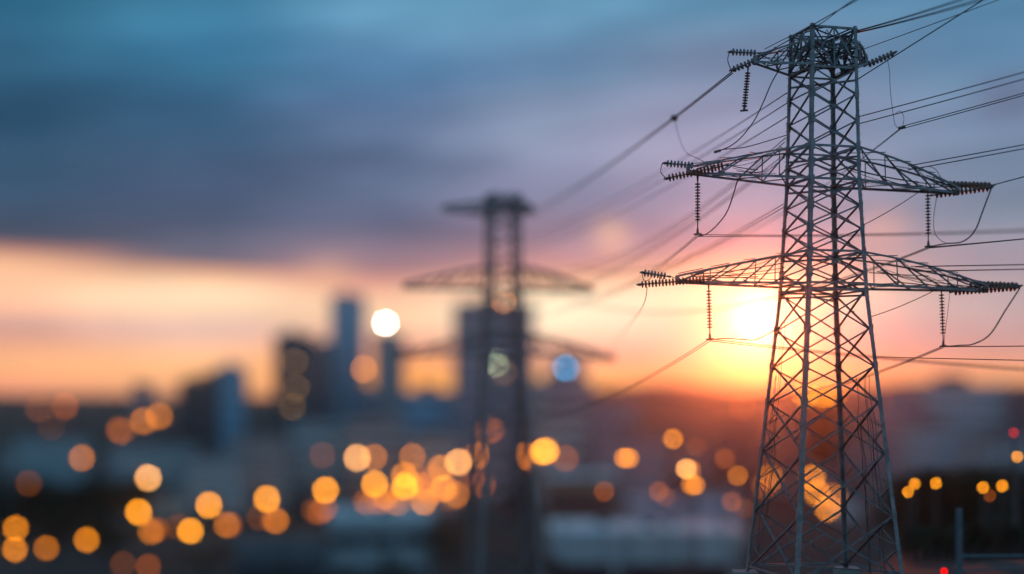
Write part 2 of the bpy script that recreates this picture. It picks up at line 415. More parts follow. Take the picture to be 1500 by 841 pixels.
    for i in range(4):                                   # boxed head frame: dense lattice
        nin = -(CD[i] + CD[(i + 1) % 4]).normalized()
        a0, a1, b0, b1 = C(i, z0), C(i, z1), C(i + 1, z0), C(i + 1, z1); h0, h1 = (a0 + b0) / 2, (a1 + b1) / 2
        m.brace(h0, h1, .1, .02, nin, .02)
        for p, q, o in ((a0, h1, .05), (h0, a1, .14), (b0, h1, .05), (h0, b1, .14)): m.brace(p, q, .11, .02, nin, o)
        am, bm = (a0 + a1) / 2, (b0 + b1) / 2; m.brace(am, bm, .12, .02, nin, .24)
        m.brace(am, C(i + 2, z1), .09, .018, nin, .1); m.brace(a0, (C(i + 2, z0) + C(i + 2, z1)) / 2, .09, .018, nin, .2)
    m.build('head_lattice', MT['brace'], root)
    if detail:
        g = MB()
        for q in range(26):
            zz = random.uniform(z0 - .1, z1 + .1); i = random.randrange(4); j = (i + random.choice((1, 2))) % 4
            a = C(i, zz) * random.uniform(.8, 1.05); a.z = zz
            c = C(j, zz) * random.uniform(.6, 1.05); c.z = random.uniform(z0, z1)
            g.tube([a.lerp(c, t / 8) + Vector((0, 0, -random.uniform(.05, .06) * 4 * (t / 8) * (1 - t / 8))) for t in range(9)], random.choice((.02, .03, .045)), 5)
        for q in range(5):                               # stiff wire loops on top of the head
            a = C(random.randrange(4), z1) * random.uniform(.5, 1); a.z = z1
            c = C(random.randrange(4), z1) * random.uniform(.2, 1); c.z = z1
            hgt = random.uniform(.15, .4)
            g.tube([a.lerp(c, t / 8) + Vector((0, 0, hgt * 4 * (t / 8) * (1 - t / 8))) for t in range(9)], .024, 5)
        g.build('bonding_wire', MT['cable'], root)
        k = MB()                                         # loose earth cables hanging down inside the body
        for q in range(16):
            c = random.choice(((3, 0), (3, 2), (1, 2), (1, 0), (3, 0), (1, 2))); s = random.uniform(.08, .3)
            zt2 = random.choice((17, 16, 12, 9.5)); zb2 = max(.3, zt2 - random.uniform(5, 16))
            pts = []
            for t in range(15):
                z = zt2 + (zb2 - zt2) * t / 14
                p = C(c[0], z).lerp(C(c[1], z), s) * .93; p.z = z
                p += Vector((noise.noise(Vector((q, z * .5, 0))) * .22, noise.noise(Vector((q, z * .5, 9))) * .22, 0)); pts.append(p)
            k.tube(pts, random.choice((.012, .016, .02)), 5)
        k.build('earth_cable', MT['cable'], root)
    return root, C

T1C = Vector((18.2, D1, 0))
def reach(px):                                   # how far along the crossarm axis a direction lies
    u = (px - 750) / FPX; return (T1C.x - u * 80) / (u * math.sin(ARMA) - math.cos(ARMA)); D2 = 148.0
D2 = 148.0
T2C = Vector((D2 * (737 - 750) / FPX, D2, -10.6))
zc = lambda y: CAMZ + D1 * (HZ - y) / FPX
t1, C1 = make_tower('sharp steel lattice pylon in the foreground at right, lit orange by the low sun',
    [(0, 4.80), (16.8, 2.70), (23.2, 2.28), (32.2, 2.03)],
    [.4, 3.95, 7.5, 10.4, 12.5, 14.65, 16.8, 17.9, 19.1, 20.45, 21.8, 23.2, 24.2, 25.2, 26.75, 28.25, 29.7],
    [.55, 16.9, 17.3, 19.15, 23.3, 25.2, 29.75, 32.05],
    [(17.25, 19.1, -reach(992), reach(1444), (17.3, 17.12), 4), (23.3, 25.2, -reach(1008), reach(1402), (23.55, 22.95), 4), (29.85, 31.3, -reach(1106), reach(1268), (30.1, 30.4), 3)], (29.8, 32.1))
t1.location = T1C
t2, C2 = make_tower('blurred steel lattice pylon in the middle distance, in front of the skyline',
    [(0, 5.2), (26.0, 2.9), (33, 2.5), (43.1, 2.35)],
    [.4, 5, 9, 13, 17, 20, 23, 26, 27.6, 29.2, 31, 33, 35, 37, 39, 40.8],
    [.55, 26, 28, 33, 35, 40.8, 43.0],
    [(26.0, 28.0, 12.0, 12.6, (25.3, 25.2), 6), (32.8, 35.2, 10.9, 10.2, (32.7, 32.6), 6), (41.0, 42.2, 6.6, 3.4, (41.2, 41.2), 4)], (40.9, 43.0), detail=False, wleg=.40, wk=1.25)
t2.location = T2C
bpy.context.view_layer.update()

# ------------------------------------------------------------------ insulators
def disc_mesh(name, r, m, deep=False):
    b = MB(); b.lathe([(.045, .07), (.055, .045), (r * .5, .035), (r * .92, .008), (r, -.018), (r * .9, -.034), (r * .5, -.03), (.05, -.035), (.045, -.07)] if deep else [(.05, .075), (.06, .03), (r * .55, .018), (r, -.008), (r * .97, -.02), (r * .6, -.008), (.05, -.03), (.045, -.075)], 14)
    return b.mesh(name, m, True)
DISC_B = disc_mesh('insulator_disc', .165, MT['porcelain'], True); DISC_L = disc_mesh('insulator_disc', .22, MT['porcelain']); DISC_G = disc_mesh('insulator_disc', .21, MT['glass'])
def string(a, c, n, me, label, group, lead0=.25, lead1=.5, sag=0.0):
    t = thing('insulator_string', a, label, 'insulator', group)
    v = c - a; L = v.length; q = Vector((0, 0, -1)).rotation_difference(v); sgn = lambda s: Vector((0, 0, -sag * 4 * s * (1 - s)))
    m = MB(); m.tube([v * (i / 8) + sgn(i / 8) for i in range(9)], .035, 7); m.build('core_rod', MT['fitting'], t)
    for i in range(n):
        s = (lead0 + (L - lead0 - lead1) * (i + .5) / n) / L
        o = obj('insulator_disc', me, t); o.location = v * s + sgn(s); o.rotation_mode = 'QUATERNION'; o.rotation_quaternion = q
        o.scale = (1, 1, 1) if n < 2 else (1 + .06 * math.sin(i * 2.3),) * 2 + (1,)
    m = MB(); e = v.normalized()
    m.tube([Vector((0, 0, .14)) if abs(e.z) > .7 else -e * .14, e * lead0 * .8], .075, 7, .045)
    m.build('end_fitting', MT['fitting'], t)
    m = MB(); sd_ = Vector((e.y, -e.x, 0)) if abs(e.z) < .7 else Vector((1, .1, 0))
    m.tube([v - e * .32, v - e * .02], .06, 7, .09)
    m.tube([v - sd_ * .22 + Vector((0, 0, -.02)), v + sd_ * .22 + Vector((0, 0, .02))], .06, 6)
    m.build('clamp', MT['fitting'], t)
    return t
def AL(px):
    u = (px - 750) / FPX; return 80 + math.sin(ARMA) * (T1C.x - u * 80) / (u * math.sin(ARMA) - math.cos(ARMA))       # depth along the crossarms
S = lambda px, py, off=0: P(px, py, AL(px) + off)
HG = 'suspension insulator strings hanging from the near pylon'; TG = 'tension insulator strings at the crossarm ends of the near pylon'
string(S(1022, 261), S(1022, 343), 13, DISC_B, 'hanging insulator string under the left end of the middle crossarm', HG, .25, .75)
string(S(1359, 277), S(1360, 361), 13, DISC_B, 'hanging insulator string under the right end of the middle crossarm', HG, .3, .7)
string(S(1038, 418), S(1040, 497), 13, DISC_B, 'hanging insulator string under the left side of the lowest crossarm, beside the sun', HG, .25, .6)
string(S(1379, 424), S(1382, 507), 13, DISC_B, 'hanging insulator string under the right side of the lowest crossarm', HG, .25, .7)
string(S(1096, 100), S(1090, 162), 13, DISC_B, 'hanging insulator string slanting down under the left end of the top crossarm', HG, .2, .2)
string(S(1020, 243), S(973, 239), 8, DISC_G, 'short upper insulator string past the left end of the middle crossarm', TG, .15, .12)
string(S(1064, 242, -.7), S(975, 262, -.5), 16, DISC_L, 'long lower insulator string lying along the left end of the middle crossarm', TG, .15, .15)
string(S(1111, 78), S(1069, 76), 7, DISC_G, 'upper insulator string at the left end of the top crossarm', TG, .12, .12)
string(S(1108, 88), S(1071, 103), 6, DISC_G, 'lower insulator string at the left end of the top crossarm', TG, .12, .12)
string(S(1268, 96), S(1311, 77), 7, DISC_G, 'insulator string rising at the right end of the top crossarm', TG, .12, .12)
string(S(1386, 270), S(1454, 272, .5), 11, DISC_L, 'upper insulator string past the right end of the middle crossarm', TG, .12, .15)
string(S(1366, 286), S(1452, 275, -.5), 13, DISC_L, 'lower insulator string under the right end of the middle crossarm', TG, .12, .15)
string(S(979, 405), S(940, 399), 7, DISC_G, 'short upper insulator string at the left tip of the lowest crossarm', TG, .12, .12)
string(S(1036, 409, -.7), S(935, 417, -.5), 19, DISC_L, 'long lower insulator string along the left tip of the lowest crossarm', TG, .12, .15)
string(S(1424, 416), S(1494, 419, .5), 11, DISC_L, 'upper insulator string past the right end of the lowest crossarm', TG, .12, .15)
string(S(1394, 428), S(1492, 421, -.5), 16, DISC_L, 'lower insulator string under the right end of the lowest crossarm', TG, .12, .15)

# ------------------------------------------------------------------ conductors
V0 = Vector((45, -45, 0))
def span(a, c, sag, n=36):
    return [a.lerp(c, i / n) + Vector((0, 0, -sag * 4 * (i / n) * (1 - i / n))) for i in range(n + 1)]
def line(name, pts, r, label, cat='cable', group=None):
    m = MB(); o = pts[0]; m.tube([p - o for p in pts], r, 6)
    ob = m.build(name, MT['cable'], None, o, True); tag(ob, label, cat, group); return ob
def smooth(pts, n=8):
    out = []
    for i in range(len(pts) - 1):
        p0, p1, p2, p3 = pts[max(i - 1, 0)], pts[i], pts[i + 1], pts[min(i + 2, len(pts) - 1)]
        for k in range(n):
            t = k / n
            out.append(.5 * ((2 * p1) + (p2 - p0) * t + (2 * p0 - 5 * p1 + 4 * p2 - p3) * t * t + (3 * p1 - p0 - 3 * p2 + p3) * t ** 3))
    return out + [pts[-1]]
GW = 'conductors strung between the two pylons'; GN = 'conductors running from the near pylon out of the picture at right'
def T2P(px, py, off=0): return P(px, py, D2 + off)
def cond(a, c, sag, label, group, r=.028, twin=.36):
    for k in ((-.5, .5) if twin else (0,)):
        o = Vector((.2 * k, .3 * k, twin * k))
        line('conductor', span(a + o * .3, c + o, sag + k * .12), r, label, 'cable', group)
aML, aMR, aLL, aLR = S(1022, 345), S(1360, 363), S(1040, 498), S(1382, 508)
def out(a, py, sag=.6):                                 # far end of a span towards the next pylon, beyond the right edge
    t = (.375 * a.y - a.x) / (V0.x - .375 * V0.y); d = a.y + V0.y * t
    zr = CAMZ + d * (HZ - py) / FPX
    return a + Vector((V0.x, V0.y, (zr - a.z + 4 * sag * t * (1 - t)) / t))
cond(aML, T2P(880, 432), .7, 'twin conductor from the left middle hanging insulator down to the far pylon', GW, .022, .6)
cond(aML, out(aML, 322), 1.2, 'twin conductor from the left middle hanging insulator past the pylon legs to the right', GN, .024)
cond(aMR, T2P(830, 436), 2.6, 'twin conductor from the right middle hanging insulator back behind the near pylon', GW)
cond(aMR, out(aMR, 350), .6, 'twin conductor leaving the right middle hanging insulator to the right', GN, .028, .2)
cond(aLL, T2P(640, 600), 3.0, 'twin conductor from the lowest left hanging insulator dropping towards the city', GW, .021, .6)
cond(aLL, out(aLL, 526), 1.2, 'twin conductor from the lowest left hanging insulator past the pylon, out at right', GN)
cond(aLR, T2P(880, 560), 3.0, 'twin conductor from the lowest right hanging insulator back behind the near pylon', GW)
cond(aLR, out(aLR, 510), .2, 'single conductor leaving the lowest right hanging insulator to the right', GN, .032, 0)
a_ = S(1285, 523, 2); cond(a_, out(a_, 533), .2, 'single conductor from the right pylon leg, lowest one at the right edge', GN, .03, 0)
cond(S(1074, 105), T2P(782, 312), .5, 'twin conductor from the top left crossarm to the head of the far pylon', GW, .036, .6)
line('conductor', smooth([S(1074, 105), S(1150, 62), P(1185, 40, 77.8), P(1262, -4, 72.5), P(1400, -80, 64)]), .03, 'top left conductor rising over the pylon head to the upper right', 'cable', GN)
line('conductor', smooth([S(1120, 72), S(1160, 52), P(1200, 36, 77), P(1250, 0, 73), P(1380, -80, 64)]), .025, 'thin conductor rising above the pylon head to the upper edge', 'cable', GN)
for k, (py, e) in enumerate(((136, 352), (151, 362), (171, 374))):
    cond(S(1153, py), T2P(768, e), .7, ('highest', 'middle', 'lowest')[k] + ' of the three parallel conductors from the left pylon leg to the far pylon', GW, .03, 0)
cond(S(1150, 205, 2), T2P(775, 400), 2.6, 'faint twin conductor from behind the near pylon towards the far pylon', GW, .026, .9)
cond(S(1150, 228, 3), P(680, 450, 175), 3.2, 'faint twin conductor passing behind the middle left crossarm', GW, .026, .8)
cond(S(1150, 300, 3), P(690, 470, 170), 2.2, 'faint twin conductor ending at the left leg under the middle crossarm', GW, .026, .8)
V0S = Vector((19.3, -68, 0))
line('earth_wire', span(P(1254, 48, 79.5), P(1254, 48, 79.5) + V0S, 2.5), .05, 'earth wire from the right corner of the pylon head, lower one', 'cable', GN)
line('earth_wire', span(P(1253, 46, 79.2), P(1253, 46, 79.2) + V0S + Vector((0, 0, 1.1)), 2.4), .045, 'earth wire from the right corner of the pylon head, upper one', 'cable', GN)
a_ = S(1254, 76); line('conductor', span(a_, out(a_, -14), .6), .022, 'thin wire from the right side of the pylon head', 'cable', GN)
a_ = S(1255, 117); line('conductor', span(a_, out(a_, -38, 0), 0), .032, 'dark conductor rising steeply from below the top right crossarm', 'cable', GN)
def pair(a, py, sag, sep, r, label):
    for k in (-.5, .5):
        o = a + Vector((0, 0, sep * k)); line('conductor', span(o, out(o, py - sep * k * 24, sag), sag), r, label, 'cable', GN)
pair(S(1255, 177), 111, .6, .42, .03, 'twin conductor from the right pylon leg between top and middle crossarm')
cl_ = S(1321, 187); pair(cl_, 138, .5, .14, .026, 'twin conductor through the clamp hanging right of the pylon')
cond(cl_, T2P(840, 392), 3.4, 'twin conductor from the hanging clamp back behind the pylon', GW, .026, .3)
pair(S(1330, 246, -1), 215, .5, .24, .03, 'twin conductor from the right middle crossarm, sagging to the right edge')
a_ = S(1455, 271); line('conductor', span(a_, out(a_, 259, 0), 0), .034, 'conductor from the right middle insulator tip to the right edge', 'cable', GN)
pair(S(1340, 394, -2), 391, .3, .28, .034, 'twin conductor from the lowest right crossarm to the right edge')
line('stay_cable', span(S(1352, 277), S(1262, 331), .1), .026, 'dark stay cable from the middle right crossarm down to the pylon leg', 'cable', None)
line('stay_cable', span(S(1372, 424), S(1276, 464), .1), .026, 'dark stay cable from the lowest right crossarm down to the pylon leg', 'cable', None)
# jumpers
JG = 'slack jumper loops on the near pylon'
J = lambda pts, r, lab: line('jumper', smooth([S(*p) for p in pts]), r, lab, 'cable', JG)
J([(1022, 346), (1036, 342), (1052, 328), (1067, 306), (1081, 262)], .036, 'jumper loop from the left middle hanging insulator up to its crossarm')
J([(1360, 362), (1385, 357), (1410, 354), (1428, 338), (1440, 308), (1452, 276)], .042, 'thick jumper loop from the right middle hanging insulator to the arm tip')
J([(1374, 279), (1368, 315), (1369, 340), (1378, 352), (1388, 357)], .018, 'thin wire loop beside the right middle hanging insulator')
J([(1382, 508), (1405, 506), (1426, 504), (1450, 490), (1472, 456), (1494, 422)], .042, 'jumper loop from the lowest right hanging insulator to the arm tip')
J([(1392, 424), (1388, 460), (1384, 490), (1383, 505)], .014, 'thin straight wire beside the lowest right hanging insulator')
J([(1040, 498), (1060, 496), (1085, 497), (1105, 498), (1122, 491), (1136, 483)], .034, 'jumper from the lowest left hanging insulator to the pylon leg, in front of the sun')
J([(1141, 103), (1130, 122), (1118, 150), (1104, 178), (1085, 202), (1068, 215), (1050, 222)], .034, 'long jumper curving down from the top crossarm on the left')
J([(1050, 222), (1060, 219), (1090, 216), (1120, 208), (1152, 198)], .03, 'slack wire from the left jumper clamp to the pylon leg')
J([(1299, 84), (1303, 104), (1304, 130), (1308, 165), (1312, 184), (1321, 187), (1324, 172), (1319, 163), (1312, 166)], .016, 'thin wire loop hanging from the top right crossarm')
line('jumper', smooth([P(x, y, d) for x, y, d in ((948, 421, 77), (945, 440, 80), (936, 458, 88), (920, 478, 102), (903, 500, 124), (893, 520, D2 + 3))]), .022, 'loose wire dropping from the left tip of the lowest crossarm', 'cable', JG)
J([(970, 240), (968, 252), (976, 262)], .025, 'short wire bow joining the left middle insulators')
J([(1069, 76), (1066, 88), (1071, 103)], .025, 'short wire bow joining the top left insulators')
J([(940, 400), (944, 412), (952, 408), (958, 400)], .02, 'short wire bow at the left tip of the lowest crossarm')
J([(965, 400), (968, 412), (978, 404), (1000, 412)], .02, 'second short wire bow on the lowest left insulators')
J([(1345, 250), (1358, 244), (1370, 248), (1380, 262), (1392, 268)], .02, 'wire hump on top of the right middle crossarm')
# splices and clamps on the lines
def fitting(p, e, lab, k=1.0):
    m = MB(); e = e.normalized()
    m.tube([e * -.42 * k, e * -.2 * k, e * .1 * k, e * .4 * k], .09 * k, 8)
    s = e.orthogonal().normalized(); u = e.cross(s)
    for i in range(-2, 3): m.tube([e * .15 * i * k - s * .2 * k, e * .15 * i * k + s * .2 * k], .05 * k, 6); m.tube([e * (.15 * i + .05) * k - u * .17 * k, e * (.15 * i + .05) * k + u * .19 * k], .045 * k, 6)
    o = m.build('line_clamp', MT['fitting'], None, p); tag(o, lab, 'clamp')
la = S(1074, 105); lc = T2P(782, 312)
tt_ = 0.0
best = min((abs((750 + FPX * p.x / p.y) - 988), i, p) for i, p in enumerate(span(la, lc, .5, 400)))
fitting(best[2], lc - la, 'dark splice clamp on the line left of the near pylon', 1.2)
bd = best[2].y
line('jumper', smooth([best[2], P(996, 205, bd * .97), P(1006, 224, bd * .93), P(1022, 232, bd * .88), S(1036, 240)]), .018, 'thin grey wire looping down from the line splice to the middle left crossarm', 'cable', JG)
fitting(S(1051, 222), Vector((1, 0, .3)), 'small clamp at the lower end of the long left jumper', .5)
fitting(cl_, V0, 'small clamp on the twin line right of the pylon', .55)

# ------------------------------------------------------------------ city
def building(px0, px1, ytop, d, depth, wall, label, storey=3.4, group=None, roofm='roof', base=None, plant=True, windows=True, name='tower_block', nb=None, ang=0.0, lit=()):
    x0, x1 = d * (px0 - 750) / FPX, d * (px1 - 750) / FPX; cx, w = (x0 + x1) / 2, (x1 - x0)
    top = CAMZ + d * (HZ - ytop) / FPX; cyy = d + depth / 2
    zb = min(ground(cx + a, cyy + c) for a in (-w / 2, w / 2) for c in (-depth / 2, depth / 2)) - 1
    h = top - zb
    t = thing(name, (cx, cyy, zb), label, 'building', group); t.rotation_euler = (0, 0, ang if cx > -15 else math.atan(-cx / d) + .035)
    hw, hd = w / 2, depth / 2
    m = MB(); m.box((-hw, -hd, 0), (hw, hd, h - .8)); m.build('wall', MT[wall], t)
    m = MB(); m.box((-hw - .25, -hd - .25, h - .8), (hw + .25, hd + .25, h)); 
    if plant and w > 8: m.box((-hw * .45, -hd * .3, h), (hw * .2, hd * .4, h + min(3.5, w * .12)))
    m.build('roof', MT[roofm], t)
    if name == 'hall':
        for q in range(5):
            v = MB(); vx = -hw + w * (q + .5) / 5 + (q * 37 % 11 - 5) * .3; vy = (q * 53 % 7 - 3) / 7 * depth * .6; sz = .7 + (q * 29 % 5) * .25
            v.box((vx - sz, vy - sz, h), (vx + sz, vy + sz, h + .6 + sz * .5)); v.build('roof_vent', MT['roof'], t)
    if windows:
        n = nb or max(1, min(24, int(h / storey / (1 if h < 40 else 2))))
        for k in range(n):
            z = h * (k + .45) / (n + .35); hh = h / (n + .35) * .36
            m = MB(); mull = max(3, min(10, int(w / 5))) if name != 'hall' else 3
            for i in range(mull):
                e = .04 if name == 'hall' else .14; a = -hw + w * (i + e) / mull; c = -hw + w * (i + 1 - e * (1 if i < mull - 1 or name != 'hall' else 6)) / mull
                m.box((a, -hd - .12, z), (c, -hd + .1, z + hh))
            for i in range(max(2, mull // 2)):
                q = max(2, mull // 2); a = -hd + depth * (i + .15) / q; c = -hd + depth * (i + .85) / q
                m.box((-hw - .12, a, z), (-hw + .1, c, z + hh)); m.box((hw - .1, a, z), (hw + .12, c, z + hh))
            m.build('window', MT['window'], t)
    for (lx, ly, lr, lm) in lit:
        p = P(lx, ly, d); m = MB(); r = lr
        m.box((p.x - cx - r, -hd - .5, p.z - zb - r), (p.x - cx + r, -hd - .14, p.z - zb + r)); m.build('lit_window', lm, t)
    return t
# lamp materials
EM = {}
def em(key, c, s):
    if key not in EM: EM[key] = emit(key, c, s)
    return EM[key]
KL = 27.0
LAMP = dict(
 yellow=((1, .335, .008), 1.0), peach=((1, .42, .11), .95), orange=((1, .29, .006), .58), amber=((1, .27, .006), .36), dim=((1, .21, .01), .17), faint=((1, .24, .03), .08), red=((1, .01, .008), .3), near=((1, .33, .008), .85), nearDim=((1, .20, .01), .17))
lampmat = {k: emit('lamp_' + k, c, s * KL) for k, (c, s) in LAMP.items()}
winmat = {'amber': emit('lit_pane_amber', (1, .5, .15), 2.2), 'green': emit('lit_pane_green', (.5, 1, .5), 1.8), 'cyan': emit('sign_cyan', (.02, .50, 1.0), 9.5),
          'pale': emit('lit_pane_pale', (.85, 1, .6), 9.0), 'white': emit('floodlight_white', (1, .93, .78), 85.0), 'warm': emit('roof_beacon', (1, .30, .05), 17.0)}

# skyline
building(395, 455, 489, 744, 30, 'b_dark', 'dark grey flat topped tower block left of the tallest tower', lit=((424, 530, 1.1, winmat['amber']), (426, 568, 1.1, winmat['amber']), (420, 596, 1.1, winmat['amber'])))
building(479, 529, 432, 780, 32, 'b_blue', 'tallest blue glass tower of the skyline')
building(458, 484, 500, 783, 30, 'b_mauve', 'narrow greyish block leaning against the left of the tallest tower')
building(544, 589, 488, 726, 26, 'b_grey', 'slim grey blue tower with a white floodlight on its roof')
building(524, 549, 566, 771, 26, 'b_blue', 'low blue block between the tallest tower and the floodlit tower')
building(586, 670, 572, 708, 40, 'b_blue', 'wide low blue block under the orange gap in the skyline')
building(664, 783, 442, 699, 45, 'b_mauve', 'broad mauve tower right behind the blurred pylon', lit=((726, 532, 1.0, winmat['pale']), (738, 545, .9, winmat['amber'])))
building(777, 868, 556, 681, 40, 'b_pale', 'pale grey block with a cyan sign, right of the blurred pylon')
building(284, 352, 546, 717, 30, 'b_dark', 'dark block with a stepped top on the left skyline', lit=((316, 560, .8, winmat['green']),))
building(318, 352, 534, 713, 18, 'b_blue', 'narrow blue block in front of the stepped dark block')
building(252, 296, 556, 726, 30, 'b_dark', 'low dark block left of the stepped dark block')
building(184, 214, 562, 744, 28, 'b_mauve', 'small mauve block alone on the left skyline')
building(862, 935, 590, 672, 40, 'b_mauve', 'low mauve block between the cyan sign and the hills')
building(1358, 1484, 563, 636, 40, 'b_teal', 'wide teal block on the right skyline')
building(1300, 1356, 572, 645, 30, 'b_mauve', 'mauve block behind the right leg of the near pylon')
building(1388, 1412, 549, 641, 20, 'b_dark', 'thin dark lift tower rising behind the wide teal block')
building(1486, 1560, 572, 627, 40, 'b_dark', 'dark block cut by the right edge of the picture')
building(1335, 1440, 622, 620, 30, 'b_teal', 'pale teal block in front of the right skyline')
building(1440, 1540, 640, 560, 30, 'b_grey', 'grey block at the right edge above the yellow lamps')
building(806, 856, 518, 679, 10, 'b_mauve', 'mauve backing block added behind the cyan sign, above the pale grey block', plant=False)  # added block, screens the bright sky so the sign's glow stays cyan
# valley
building(808, 1092, 778, 300, 26, 'b_pale', 'long pale flat roofed hall at the bottom, right of the blurred pylon', roofm='white_roof', plant=False, nb=1, name='hall')
building(804, 905, 697, 455, 30, 'b_brick', 'brick red hall with a light roof beside the blurred pylon', roofm='white_roof', plant=False, nb=2, name='hall')
building(930, 1085, 742, 390, 34, 'b_mauve', 'grey mauve shed behind the long pale hall', roofm='b_mauve', plant=False, nb=1, name='hall')
building(470, 622, 756, 370, 34, 'b_grey', 'pale hall with a white roof under the cluster of lamps', roofm='white_roof', plant=False, nb=2, name='hall')
building(330, 462, 804, 360, 30, 'b_dark', 'dark hall at the bottom, left of the pale hall', roofm='roof', plant=False, nb=1, name='hall')
building(150, 275, 652, 618, 30, 'b_teal', 'pale teal apartment block left of the brightest peach lamp', name='apartment_block')
building(262, 345, 668, 607, 26, 'b_teal', 'teal apartment block right of the brightest peach lamp', name='apartment_block')
building(330, 412, 640, 621, 26, 'b_grey', 'grey apartment block behind the row of yellow lamps', name='apartment_block')
building(600, 668, 635, 618, 26, 'b_pale', 'pale apartment block left of the blurred pylon', name='apartment_block')
building(505, 590, 612, 636, 26, 'b_grey', 'grey apartment block below the floodlit tower', name='apartment_block')
building(788, 858, 600, 632, 26, 'b_pale', 'pale apartment block below the cyan sign', name='apartment_block')
building(10, 110, 640, 627, 30, 'b_teal', 'teal apartment block at the left edge', name='apartment_block')
building(420, 500, 618, 645, 26, 'b_teal', 'teal apartment block below the tallest tower', name='apartment_block')
building(1020, 1090, 716, 480, 30, 'b_mauve', 'mauve block left of the near pylon foot', name='apartment_block')
building(880, 975, 640, 600, 30, 'b_mauve', 'mauve apartment block under the hills', name='apartment_block')
# scattered small blocks of the city, far back
SB = {'b_teal': 'small teal city block in the blurred distance', 'b_grey': 'small grey city block in the blurred distance', 'b_mauve': 'small mauve city block in the blurred distance', 'b_dark': 'small dark city block in the blurred distance'}
rng = random.Random(5)
for i in range(84):
    px = rng.uniform(-40, 1540); d = rng.choice((590, 640, 690, 740, 800, 860)) * rng.uniform(.97, 1.03)
    ht = rng.uniform(6, 17); wd = rng.uniform(9, 24)
    zb = ground(d * (px - 750) / FPX, d); yt = HZ - (zb + ht - CAMZ) / d * FPX
    k = rng.choice(list(SB)); wpx = wd / d * FPX
    building(px - wpx / 2, px + wpx / 2, yt, d, rng.uniform(14, 30), k, SB[k], group='small ' + k[2:] + ' city blocks', windows=(i % 3 == 0), nb=3, plant=False, name='city_block')

# ------------------------------------------------------------------ lamps
def lamp_meshes():
    pole = MB(); pole.tube([Vector((0, 0, z)) for z in (0, 2, 5, 8.2)], .14, 8, .08)
    globe = MB(); globe.lathe([(.2, -.95), (.6, -.8), (.9, -.43), (1, 0), (.9, .43), (.6, .8), (.25, .97)], 16)
    cap = MB(); cap.lathe([(1.06, 0), (1.0, .12), (.6, .34), (.12, .42)], 14)
    return pole.mesh('pole', MT['fitting']), globe, cap.mesh('lamp_cap', MT['fitting'])
POLE, GLOBE, CAP = lamp_meshes()
GL = {k: GLOBE.mesh('lamp_globe', m, True) for k, m in lampmat.items()}
KR = .0019
def lamp(px, py, kind, label, d=None, group='street lamps glowing in the valley', name='street_lamp'):
    if d is None: d = (230 if 860 < px < 1110 else min(ray_ground(px, py, 9.0), 560))
    LPOS.append((px, py, d)); p = P(px, py, d); g = ground(p.x, p.y); r = KR * d * (1 - 80 / d) / .86
    t = thing(name, (p.x, p.y, g), label, 'lamp', group)
    h = p.z - g
    o = obj('pole', POLE, t); o.scale = (1, 1, max(.3, (h - r) / 8.2))
    o = obj('lamp_globe', GL[kind], t); o.location = (0, 0, h); o.scale = (r, r, r)
    o = obj('lamp_cap', CAP, t); o.location = (0, 0, h + r * .97); o.scale = (r * .6, r * .6, r * .6)
    return t
def zone(px, py):
    if px < 160: return 'at the far left' if py > 740 else 'above the dark trees at left'
    if px < 360: return 'along the valley road at left' if py > 690 else 'in front of the left city blocks'
    if px < 520: return 'along the valley road below the skyline'
    if px < 700: return 'in the dense cluster left of the blurred pylon'
    if px < 860: return 'beside the legs of the blurred pylon'
    return 'between the two pylons'
WORD = dict(yellow='bright yellow orange street lamp', peach='bright peach street lamp', orange='orange street lamp', amber='amber street lamp', dim='dim orange street lamp', faint='faint brownish street lamp', red='red lamp')
LL = [
 (217,700,'peach'),(203,750,'yellow'),(306,740,'yellow'),(391,731,'yellow'),(477,718,'yellow'),(127,791,'orange'),(279,778,'yellow'),
 (523,671,'peach'),(549,709,'yellow'),(672,677,'peach'),(593,713,'yellow'),(598,708,'orange'),(800,661,'yellow'),(795,662,'yellow'),(542,743,'orange'),(577,738,'amber'),(583,740,'amber'),
 (621,735,'orange'),(592,697,'orange'),(646,686,'orange'),(649,716,'orange'),(653,714,'amber'),(1005,687,'peach'),(1012,688,'amber'),(1018,711,'orange'),(1012,710,'amber'),(986,643,'orange'),(914,671,'orange'),(922,671,'orange'),(1081,697,'amber'),
 (23,774,'orange'),(22,805,'orange'),(68,803,'amber'),(221,779,'amber'),(229,776,'dim'),(332,769,'amber'),(337,769,'dim'),(405,763,'amber'),(400,761,'dim'),
 (548,670,'amber'),(604,669,'amber'),(700,667,'amber'),(696,669,'dim'),(770,667,'amber'),(776,672,'dim'),(668,725,'amber'),(707,710,'dim'),(692,698,'dim'),(620,712,'amber'),(628,722,'dim'),(468,750,'dim'),(476,745,'dim'),(460,748,'faint'),
 (42,708,'faint'),(217,830,'dim'),(180,826,'faint'),(472,667,'faint'),(120,671,'amber'),(713,632,'faint'),(1072,735,'dim'),(965,720,'dim'),(1062,672,'dim'),(1090,745,'faint'),
 (560,752,'dim'),(566,728,'amber'),(610,700,'dim'),(634,700,'dim'),(380,758,'faint'),(262,772,'faint'),(536,735,'dim'),(555,735,'dim'),(660,730,'faint'),(975,728,'faint'),(828,672,'dim'),(1020,655,'faint'),(885,720,'dim'),
 (1128,700,'amber'),(1190,700,'orange'),(1197,722,'orange'),(1213,745,'orange'),(1222,728,'amber'),(1120,712,'dim'),
]
LPOS = []
for px, py, k in LL: lamp(px, py, k, WORD[k] + ' glowing ' + zone(px, py))
